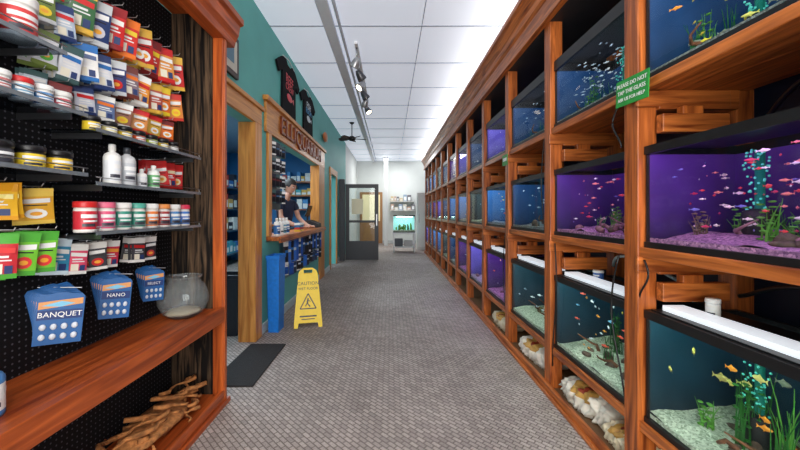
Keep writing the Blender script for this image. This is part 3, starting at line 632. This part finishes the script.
# ------------------------------------------------------------ back of shop
mb=MB(); dy=9.1; FR=mat((52,54,58),.4)
mb.box(-1.16,-1.06,dy,dy+.045,.01,1.98,FR); mb.box(-.40,-.30,dy,dy+.045,.01,1.98,FR); mb.box(-1.06,-.40,dy,dy+.045,1.88,1.98,FR); mb.box(-1.06,-.40,dy,dy+.045,.01,.5,FR); mb.box(-1.06,-.40,dy,dy+.045,.98,1.04,FR)
mb.box(-1.06,-.40,dy+.018,dy+.026,.5,1.88,glassmat('door_glass',(.85,.9,.9),.9,1.5)); mb.box(-.36,-.33,dy-.05,dy,.9,1.2,STEEL); mb.box(-1.0,-.7,dy+.01,dy+.016,1.2,1.6,C(225,215,180))
mb.build('door_1',bevel=.003)
mb=MB(); mb.box(-1.31,-1.17,9.0,9.14,0,2.1,mat((70,74,80),.5)); mb.build('trim_6',bevel=.004)
mb=MB(); mb.box(-1.2,-.3,YB-.07,YB-.025,0.01,2.05,C(165,120,76)); mb.box(-1.1,-.4,YB-.08,YB-.07,.9,1.95,mat((230,215,170),.4,emit=.4)); mb.build('door_2',bevel=.004)
mb=MB(); mb.box(-.22,-.08,13.0,13.14,0,CH,C(225,226,224)); mb.build('support_column',bevel=.01)
mb=MB()
for x in (.10,.74):
    for y in (10.85,11.25): mb.box(x,x+.04,y,y+.04,0,.6,WHITE)
mb.box(.08,.80,10.83,11.31,.58,.62,WHITE); mb.box(.10,.78,10.85,11.29,.15,.18,WHITE); mb.box(.15,.4,10.9,11.2,.18,.42,C(60,70,80)); mb.box(.45,.7,10.9,11.2,.18,.36,C(180,180,175)); mb.build('tank_stand',bevel=.004)
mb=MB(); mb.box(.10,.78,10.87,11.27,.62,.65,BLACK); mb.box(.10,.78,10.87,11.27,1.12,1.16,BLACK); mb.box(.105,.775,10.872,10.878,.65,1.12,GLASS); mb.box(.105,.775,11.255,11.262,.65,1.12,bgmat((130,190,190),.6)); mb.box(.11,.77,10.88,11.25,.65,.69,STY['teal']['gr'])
for s in (.105,.77): mb.box(s,s+.006,10.878,11.255,.65,1.12,GLASS)
mb.box(.2,.7,11.0,11.06,1.1,1.115,STY['teal']['li'])
for k in range(12): 
    x=R.uniform(.15,.7); mb.blob((x,R.uniform(10.95,11.2),.74),(.03,.03,R.uniform(.03,.16)),R.choice([GREEN,GREEN2,ROCK]),8,6,.5,20)
mb.build('display_aquarium')
mb=MB(); mb.box(.9,1.5,11.6,12.1,0,1.9,C(210,214,212)); mb.box(.92,1.48,11.58,11.6,.1,1.85,C(225,228,226)); mb.box(.95,.97,11.54,11.58,.9,1.2,STEEL); mb.build('storage_cabinet',bevel=.006)
mb=MB()
for z in (1.3,1.65):
    mb.box(.0,.95,YB-.3,YB-.02,z,z+.03,C(200,200,195))
    x=.03
    while x<.85:
        w=R.uniform(.08,.16); h=R.uniform(.12,.27); mb.box(x,x+w,YB-.26,YB-.06,z+.03,z+.03+h,C(*R.choice([(200,170,150),(150,170,190),(220,215,200),(210,190,150),(110,110,115)]))); mb.box(x+.02,x+w-.02,YB-.265,YB-.26,z+.06,z+h*.8,WHITE); x+=w+.02
mb.build('wall_shelf')
# ------------------------------------------------------------ person
SK=mat((215,160,135),.5,var=.05); HAIR=mat((40,28,22),.6,var=.3,scale=80); SH=mat((30,40,66),.8,var=.15); TR=mat((40,44,56),.8)
per=bpy.data.objects.new('shop_assistant',None); COL.objects.link(per); per.location=(-1.71,5.66,0); per.rotation_euler=(0,0,math.radians(-20))
def skin(name,vs,es,m,sub=2):
    me=bpy.data.meshes.new(name); me.from_pydata([v[:3] for v in vs],es,[]); me.materials.append(m); ob=bpy.data.objects.new(name,me); COL.objects.link(ob); ob.parent=per
    md=ob.modifiers.new('skin','SKIN'); md.use_smooth_shade=True
    for i,v in enumerate(vs):
        r=v[3]; me.skin_vertices[0].data[i].radius=r if isinstance(r,tuple) else (r,r)
        me.skin_vertices[0].data[i].use_root=(i==0)
    s=ob.modifiers.new('sub','SUBSURF'); s.levels=sub; s.render_levels=sub; return ob
skin('trousers',[(0,0,.98,.13),(0,.09,.90,.095),(.02,.10,.52,.068),(0,.10,.10,.055),(0,-.09,.90,.095),(.02,-.10,.52,.068),(0,-.10,.10,.055)],[(0,1),(1,2),(2,3),(0,4),(4,5),(5,6)],TR)
skin('tshirt',[(.0,0,.96,(.14,.115)),(.0,0,1.12,(.13,.11)),(.02,0,1.32,(.15,.12)),(.04,0,1.46,.075),(.03,.12,1.43,.075),(.05,.19,1.39,.062),(.09,.22,1.27,.052),(.03,-.12,1.43,.075),(.05,-.19,1.39,.062),(.09,-.22,1.27,.052)],[(0,1),(1,2),(2,3),(2,4),(4,5),(5,6),(2,7),(7,8),(8,9)],SH)
skin('neck',[(.04,0,1.42,.055),(.06,0,1.50,.052),(.085,0,1.58,.052)],[(0,1),(1,2)],SK)
for s in (1,-1):
    vs=[(.07,.21*s,1.33,.044),(.11,.23*s,1.16,.042),(.22,.19*s,1.09,.036),(.36,.13*s,1.035,.026),(.41,.115*s,1.03,(.034,.018)),(.45,.10*s,1.025,(.034,.014))]
    skin('arm',vs,[(i,i+1) for i in range(5)],SK)
    for k in range(4):
        o=(-.027+.018*k); L=[.06,.075,.07,.055][k]; a=Vector((.445,.10*s+o,1.027)); d=Vector((.95,-.25*s,0)).normalized()
        p1=a+d*L*.5+Vector((0,0,.008)); p2=a+d*L*.8; p3=a+d*L+Vector((0,0,-.014))
        skin('finger',[(*a,.009),(*p1,.0085),(*p2,.008),(*p3,.007)],[(0,1),(1,2),(2,3)],SK,1)
    skin('thumb',[(.39,.115*s-.02*s,1.025,.011),(.425,.115*s-.055*s,1.02,.010),(.45,.115*s-.065*s,1.012,.008)],[(0,1),(1,2)],SK,1)
    skin('shoe',[(-.05,.10*s,.045,.042),(.04,.10*s,.045,.044),(.15,.105*s,.035,.033),(0,.10*s,.10,.045)],[(0,1),(1,2),(0,3)],BLACK)
mb=MB(); mb.T=Matrix.Translation((.115,0,1.665))@Matrix.Rotation(math.radians(24),4,'Y')
nu,nv=28,20; vs=[];fs=[]
for j in range(nv+1):
    ph=-pi/2+pi*j/nv
    for i in range(nu):
        th=2*pi*i/nu; x=math.cos(ph)*math.cos(th); y=math.cos(ph)*math.sin(th); z=math.sin(ph)
        k=1-.28*max(0,-z)*(1 if x>-.2 else .6); X=.098*x; Y=.078*y*k; Z=.118*z
        if x>.7 and abs(y)<.2 and -.35<z<.1: X+=.018*(1-abs(y)/.2)*(.5-z)
        if x>.6 and .18<abs(y)<.55 and -.02<z<.2: X-=.008
        if x>.4 and z<-.7: X+=.012
        vs.append((X,Y,Z))
for j in range(nv):
    for i in range(nu): fs.append((j*nu+i,j*nu+(i+1)%nu,(j+1)*nu+(i+1)%nu,(j+1)*nu+i))
mb.add(vs,fs,SK,True)
for s in (1,-1):
    mb.blob((.083,.03*s,.01),(.012,.014,.009),WHITE,10,6); mb.blob((.093,.03*s,.01),(.004,.006,.006),BLACK,8,5); mb.blob((.088,.03*s,.03),(.008,.02,.004),HAIR,8,5); mb.blob((-.005,.078*s,-.005),(.018,.008,.03),SK,10,8)
mb.blob((.09,0,-.06),(.008,.024,.006),C(170,90,85),10,5)
vs=[];fs=[]
for j in range(13):
    ph=-.25*pi+(.75*pi)*j/12
    for i in range(nu):
        th=2*pi*i/nu; x=math.cos(ph)*math.cos(th); y=math.cos(ph)*math.sin(th); z=math.sin(ph)
        lim=.42 if x>0.35 else (-.05 if x>-.1 else -.7); z=max(z,lim); r=math.cos(math.asin(z)) if abs(z)<1 else 0
        vs.append((.107*r*math.cos(th)-.006,.087*r*math.sin(th),.128*z+.002))
for j in range(12):
    for i in range(nu): fs.append((j*nu+i,j*nu+(i+1)%nu,(j+1)*nu+(i+1)%nu,(j+1)*nu+i))
mb.add(vs,fs,HAIR,True); mb.build('head',parent=per)
# ------------------------------------------------------------ lights
def area(name,loc,rot,sx,sy,p,col=(1,1,1)):
    l=bpy.data.lights.new(name,'AREA'); l.shape='RECTANGLE'; l.size=sx; l.size_y=sy; l.energy=p; l.color=col
    o=bpy.data.objects.new(name,l); COL.objects.link(o); o.location=loc; o.rotation_euler=rot; return o
area('storefront_daylight',(0.0,-1.5,1.75),(math.radians(90),0,0),2.6,2.8,155,(1,.96,.91))
area('ceiling_fill_light',(1.36,6.5,2.7),(pi,math.radians(28),0),.3,14,120,(1,.98,.95))  # unseen uplight added behind the rack fascia to brighten the ceiling
area('stockroom_lamp',(-2.7,5,2.75),(0,0,0),1,4,150,(.7,.88,1))
area('rear_lamp',(.2,12.6,3.25),(0,0,0),1.2,1,60)
w=bpy.data.worlds.new('w'); scene.world=w; w.use_nodes=True; bg=w.node_tree.nodes['Background']; bg.inputs[0].default_value=(.95,.97,1,1); bg.inputs[1].default_value=1.05
cam=bpy.data.cameras.new('camera'); co=bpy.data.objects.new('camera',cam); COL.objects.link(co); co.location=(0,0,1.25); co.rotation_euler=(pi/2,0,0)
cam.sensor_width=36; cam.lens=15.75; cam.shift_x=.0125; cam.shift_y=-.016; cam.clip_start=.02
scene.camera=co
